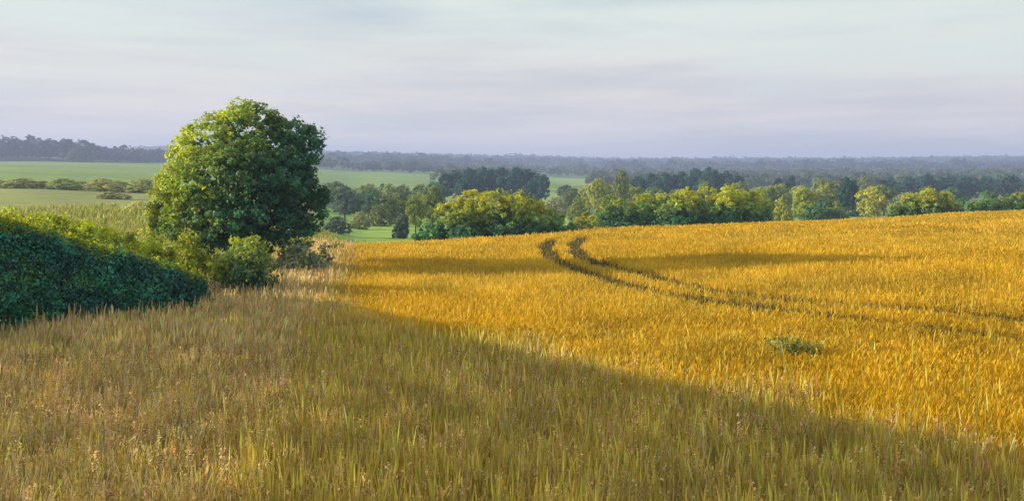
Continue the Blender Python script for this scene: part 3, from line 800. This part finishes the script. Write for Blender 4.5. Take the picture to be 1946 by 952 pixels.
# the rough margin between hedge and wheat, thick with grasses gone to seed
def hedge_x(y): return np.interp(y, HX[:, 1], HX[:, 0])
for y0, y1, dens, wid in ((6.5, 10, 1150, .0062), (10, 15, 950, .0078), (15, 22, 600, .012), (22, 32, 300, .020), (32, 46, 180, .03)):
    x_, y_ = band_points(y0, y1, dens)
    k = ((x_ < xedge(y_) + rng.normal(0, .5, len(x_))) | (rng.random(len(x_)) < .30 * shade_grass(x_, y_))) & (x_ > np.where(y_ < 26, hedge_x(y_) + .3, -9.5)) & (y_ < 46)
    x_, y_ = x_[k], y_[k]; n = len(x_); z_ = zfun(x_, y_)
    nz = snoise(x_, y_, 1.6, 7.); nz2 = snoise(x_, y_, .8, 9.)
    h = .70 + .10 * nz + .10 * nz2 + rng.normal(0, .13, n)
    lean = rng.normal(0, .12, (n, 2)) + np.array([.05, 0])
    t1 = np.clip(.55 + .35 * nz2 + (y_ - 12) * .035, 0, 1)[:, None]        # mauve seed heads thicken towards the hedge
    top = np.where(rng.random((n, 1)) < t1, vary(mauve, n, .2, .07), vary(olive_g * 1.5, n, .25, .08))
    top = np.where(rng.random((n, 1)) < .12, vary(greygreen * 1.3, n, .2), top)
    top = np.where(rng.random((n, 1)) < .12, vary((.46, .33, .06), n, .2), top)
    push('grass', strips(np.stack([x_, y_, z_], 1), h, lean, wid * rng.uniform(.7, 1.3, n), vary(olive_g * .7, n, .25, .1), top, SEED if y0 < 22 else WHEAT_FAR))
    m = n // 2; i = rng.integers(0, n, m)
    ln = rng.normal(0, .2, (m, 2)); c_ = np.where(rng.random((m, 1)) < .5, vary(olive_g, m, .25, .1), vary(brownc, m, .25, .1))
    push('grass', strips(np.stack([x_[i], y_[i], z_[i]], 1), rng.uniform(.3, .75, m), ln, wid * 1.5 * rng.uniform(.7, 1.4, m), c_ * .8, c_ * 1.15, BLADE, curl=2.2))

# rough grass on the slope behind the hedge
x_ = rng.uniform(-42, -9, 60000); y_ = rng.uniform(25, 95, 60000); px_ = 973 + x_ / y_ * 1800
k = (px_ > -150) & (px_ < 640) & ((x_ < -9.3)) & (rng.random(60000) < np.clip(1.2 - y_ / 90, .15, 1)); x_, y_ = x_[k], y_[k]; n = len(x_)
near_h = np.clip(1.3 - (y_ - 25) / 14, 0, 1)[:, None]        # tips painted brighter lime behind the hedge for the sunlit strip, duller upslope
push('grass', strips(np.stack([x_, y_, zfun(x_, y_)], 1), rng.uniform(.3, .7, n) * (1 + .5 * near_h[:, 0]), rng.normal(0, .15, (n, 2)), .05 * np.ones(n) * (y_ / 45), vary((.20, .24, .03), n, .2), vary((.36, .35, .09), n, .25) * (1 - near_h) + vary((.50, .54, .04), n, .2) * near_h, BLADE))
print('blades', sum(len(a[1]) for a in acc['wheat']), sum(len(a[1]) for a in acc['grass']))

# feathery open heads on the taller grasses nearest the painter
x_, y_ = band_points(6.8, 17, 95); k = (rng.random(len(x_)) < shade_grass(x_, y_)) | (x_ < xedge(y_)); k &= x_ > hedge_x(y_) + .6
x_, y_ = x_[k], y_[k]; n = len(x_); z_ = zfun(x_, y_); h = rng.uniform(.72, 1.08, n); lean = rng.normal(0, .10, (n, 2))
head = np.where(rng.random((n, 1)) < .45, vary(mauve, n, .2), np.where(rng.random((n, 1)) < .5, vary((.50, .37, .07), n, .2), vary(brownc, n, .25)))
push('grass', strips(np.stack([x_, y_, z_], 1), h, lean, .0055 * np.ones(n), vary(olive_g * .7, n, .2), head, ((0, 1), (.5, .9), (1, .6))))
kk = 12; i = np.repeat(np.arange(n), kk); t_ = rng.uniform(.74, 1.0, n * kk); sp = (1.02 - t_) * .22
P = np.stack([x_[i] + lean[i, 0] * t_ ** 1.6, y_[i] + lean[i, 1] * t_ ** 1.6, z_[i] + h[i] * t_ * .985], 1) + rng.normal(0, 1, (n * kk, 3)) * sp[:, None] * .5
V, Fq, c = leaf_quads(P, sphere_dirs(n * kk), .026, head[i] * np.exp(rng.normal(0, .15, (n * kk, 1)))); push('grass', (V, Fq, c))

# the weedy patch standing in the wheat
wx, wy = at(1497, 675, 3.2 * 1800 / 340.)[:2]

def join(parts):
    V, Fq, Cc = [], [], []; o = 0
    for v, f, c in parts:
        V.append(v); Fq.append(f + o); Cc.append(c); o += len(v)
    return np.concatenate(V), np.concatenate(Fq), np.concatenate(Cc)

# under-layer of packed straw, so that the stand is dense below its ears
gx_ = np.arange(-14, 92, .3); gy_ = np.arange(2, 94, .3)
XX, YY = np.meshgrid(gx_, gy_)
tr_ = tram(XX.ravel(), YY.ravel()).reshape(XX.shape)
ZZ = zfun(XX, YY) + np.where(tr_ < 1.1, .10, .50) + .035 * snoise(XX, YY, .35, 5.) + rng.normal(0, .02, XX.shape)
okv = in_field(XX, YY) & (XX < .62 * YY + 9) & (XX > -.62 * YY - 9)
ii = np.arange(XX.size).reshape(XX.shape)
fq = np.stack([ii[:-1, :-1], ii[:-1, 1:], ii[1:, 1:], ii[1:, :-1]], -1).reshape(-1, 4)
fq = fq[okv.ravel()[fq].all(1)]
cc = np.where((tr_ < 1.1)[..., None], np.array((.15, .13, .07)), np.where(shade_grass(XX, YY)[..., None] > .5, np.array((.30, .25, .06)), np.array((.66, .40, .03))) )  # straw bed painted darker olive inside the hedge shadow line
V, Fq, Cc = join(acc['wheat'])
Vall = np.concatenate([np.stack([XX, YY, ZZ], -1).reshape(-1, 3), V])
used = np.unique(fq); remap = -np.ones(XX.size, int); remap[used] = np.arange(len(used))
Vall = np.concatenate([np.stack([XX, YY, ZZ], -1).reshape(-1, 3)[used], V])
me = mesh_np('wheat', Vall, np.concatenate([remap[fq], Fq + len(used)]), M_crop, np.concatenate([cc.reshape(-1, 3)[used], Cc]))
tag(link('wheat', me), 'golden ripe wheat filling the field, parted by two tramlines', 'wheat', kind='stuff')
V, Fq, Cc = join(acc['grass'])
tag(link('margin_grass', mesh_np('margin_grass', V, Fq, M_grass, Cc)), 'tall brown and olive seeding grasses of the shaded field margin', 'grass', kind='stuff')

# weeds
def weed(x, y, n, hmax, col, label):
    g = float(zfun(x, y)); root_v = []
    a = rng.uniform(0, 6.28, n); r_ = np.abs(rng.normal(0, .28 if n > 50 else .1, n))
    P = np.stack([r_ * np.cos(a), r_ * np.sin(a), np.zeros(n)], 1)
    ln = np.stack([np.cos(a), np.sin(a)], 1) * rng.uniform(.03, .22, (n, 1))
    V, Fq, c = strips(P, rng.uniform(.6, 1, n) * hmax, ln, .02 * np.ones(n), vary(np.array(col) * .8, n, .2), vary(col, n, .2), BLADE, yaw=rng.uniform(0, 6.28, n))
    m = n * 10; i = rng.integers(0, n, m); t_ = rng.uniform(.4, 1, m)
    LP = P[i] + np.concatenate([ln[i] * (t_ ** 1.6)[:, None], (t_ * hmax * .85)[:, None]], 1) + rng.normal(0, .03, (m, 3))
    V2, F2, c2 = leaf_quads(LP, sphere_dirs(m), .07, vary(col, m, .25))
    o = link('weed_clump', mesh_np('weed_clump', np.concatenate([V, V2]), np.concatenate([Fq, F2 + len(V)]), M_grass, np.concatenate([c, c2])))
    o.location = (x, y, g); tag(o, label, 'weeds')
def wp(px, py): 
    p = unproj([(px, py)])[0]; return p[0], p[1]
weed(*wp(1505, 668), 110, 1.08, (.30, .30, .06), 'olive leafy weed clump standing alone in the golden wheat')
weed(*wp(1640, 660), 8, .98, (.22, .18, .06), 'thin sprig of weed in the wheat right of the leafy clump')
weed(*wp(1012, 640), 9, .95, (.25, .16, .10), 'small reddish-brown dock low in the wheat near the picture centre')

# every member of a row gets the label that finds it in its row
ORD = 'first second third fourth fifth sixth seventh eighth ninth tenth eleventh twelfth thirteenth fourteenth fifteenth sixteenth seventeenth eighteenth nineteenth twentieth'.split()
rows = {}
for o in C.collection.objects:
    if o.parent is None and o.get('group') and o.get('label'): rows.setdefault(o['group'], []).append(o)
for g_, os_ in rows.items():
    os_.sort(key=lambda o: o.location.x / o.location.y)
    for i, o in enumerate(os_): o['label'] = o['label'] + ', ' + ORD[i] + ' from left'
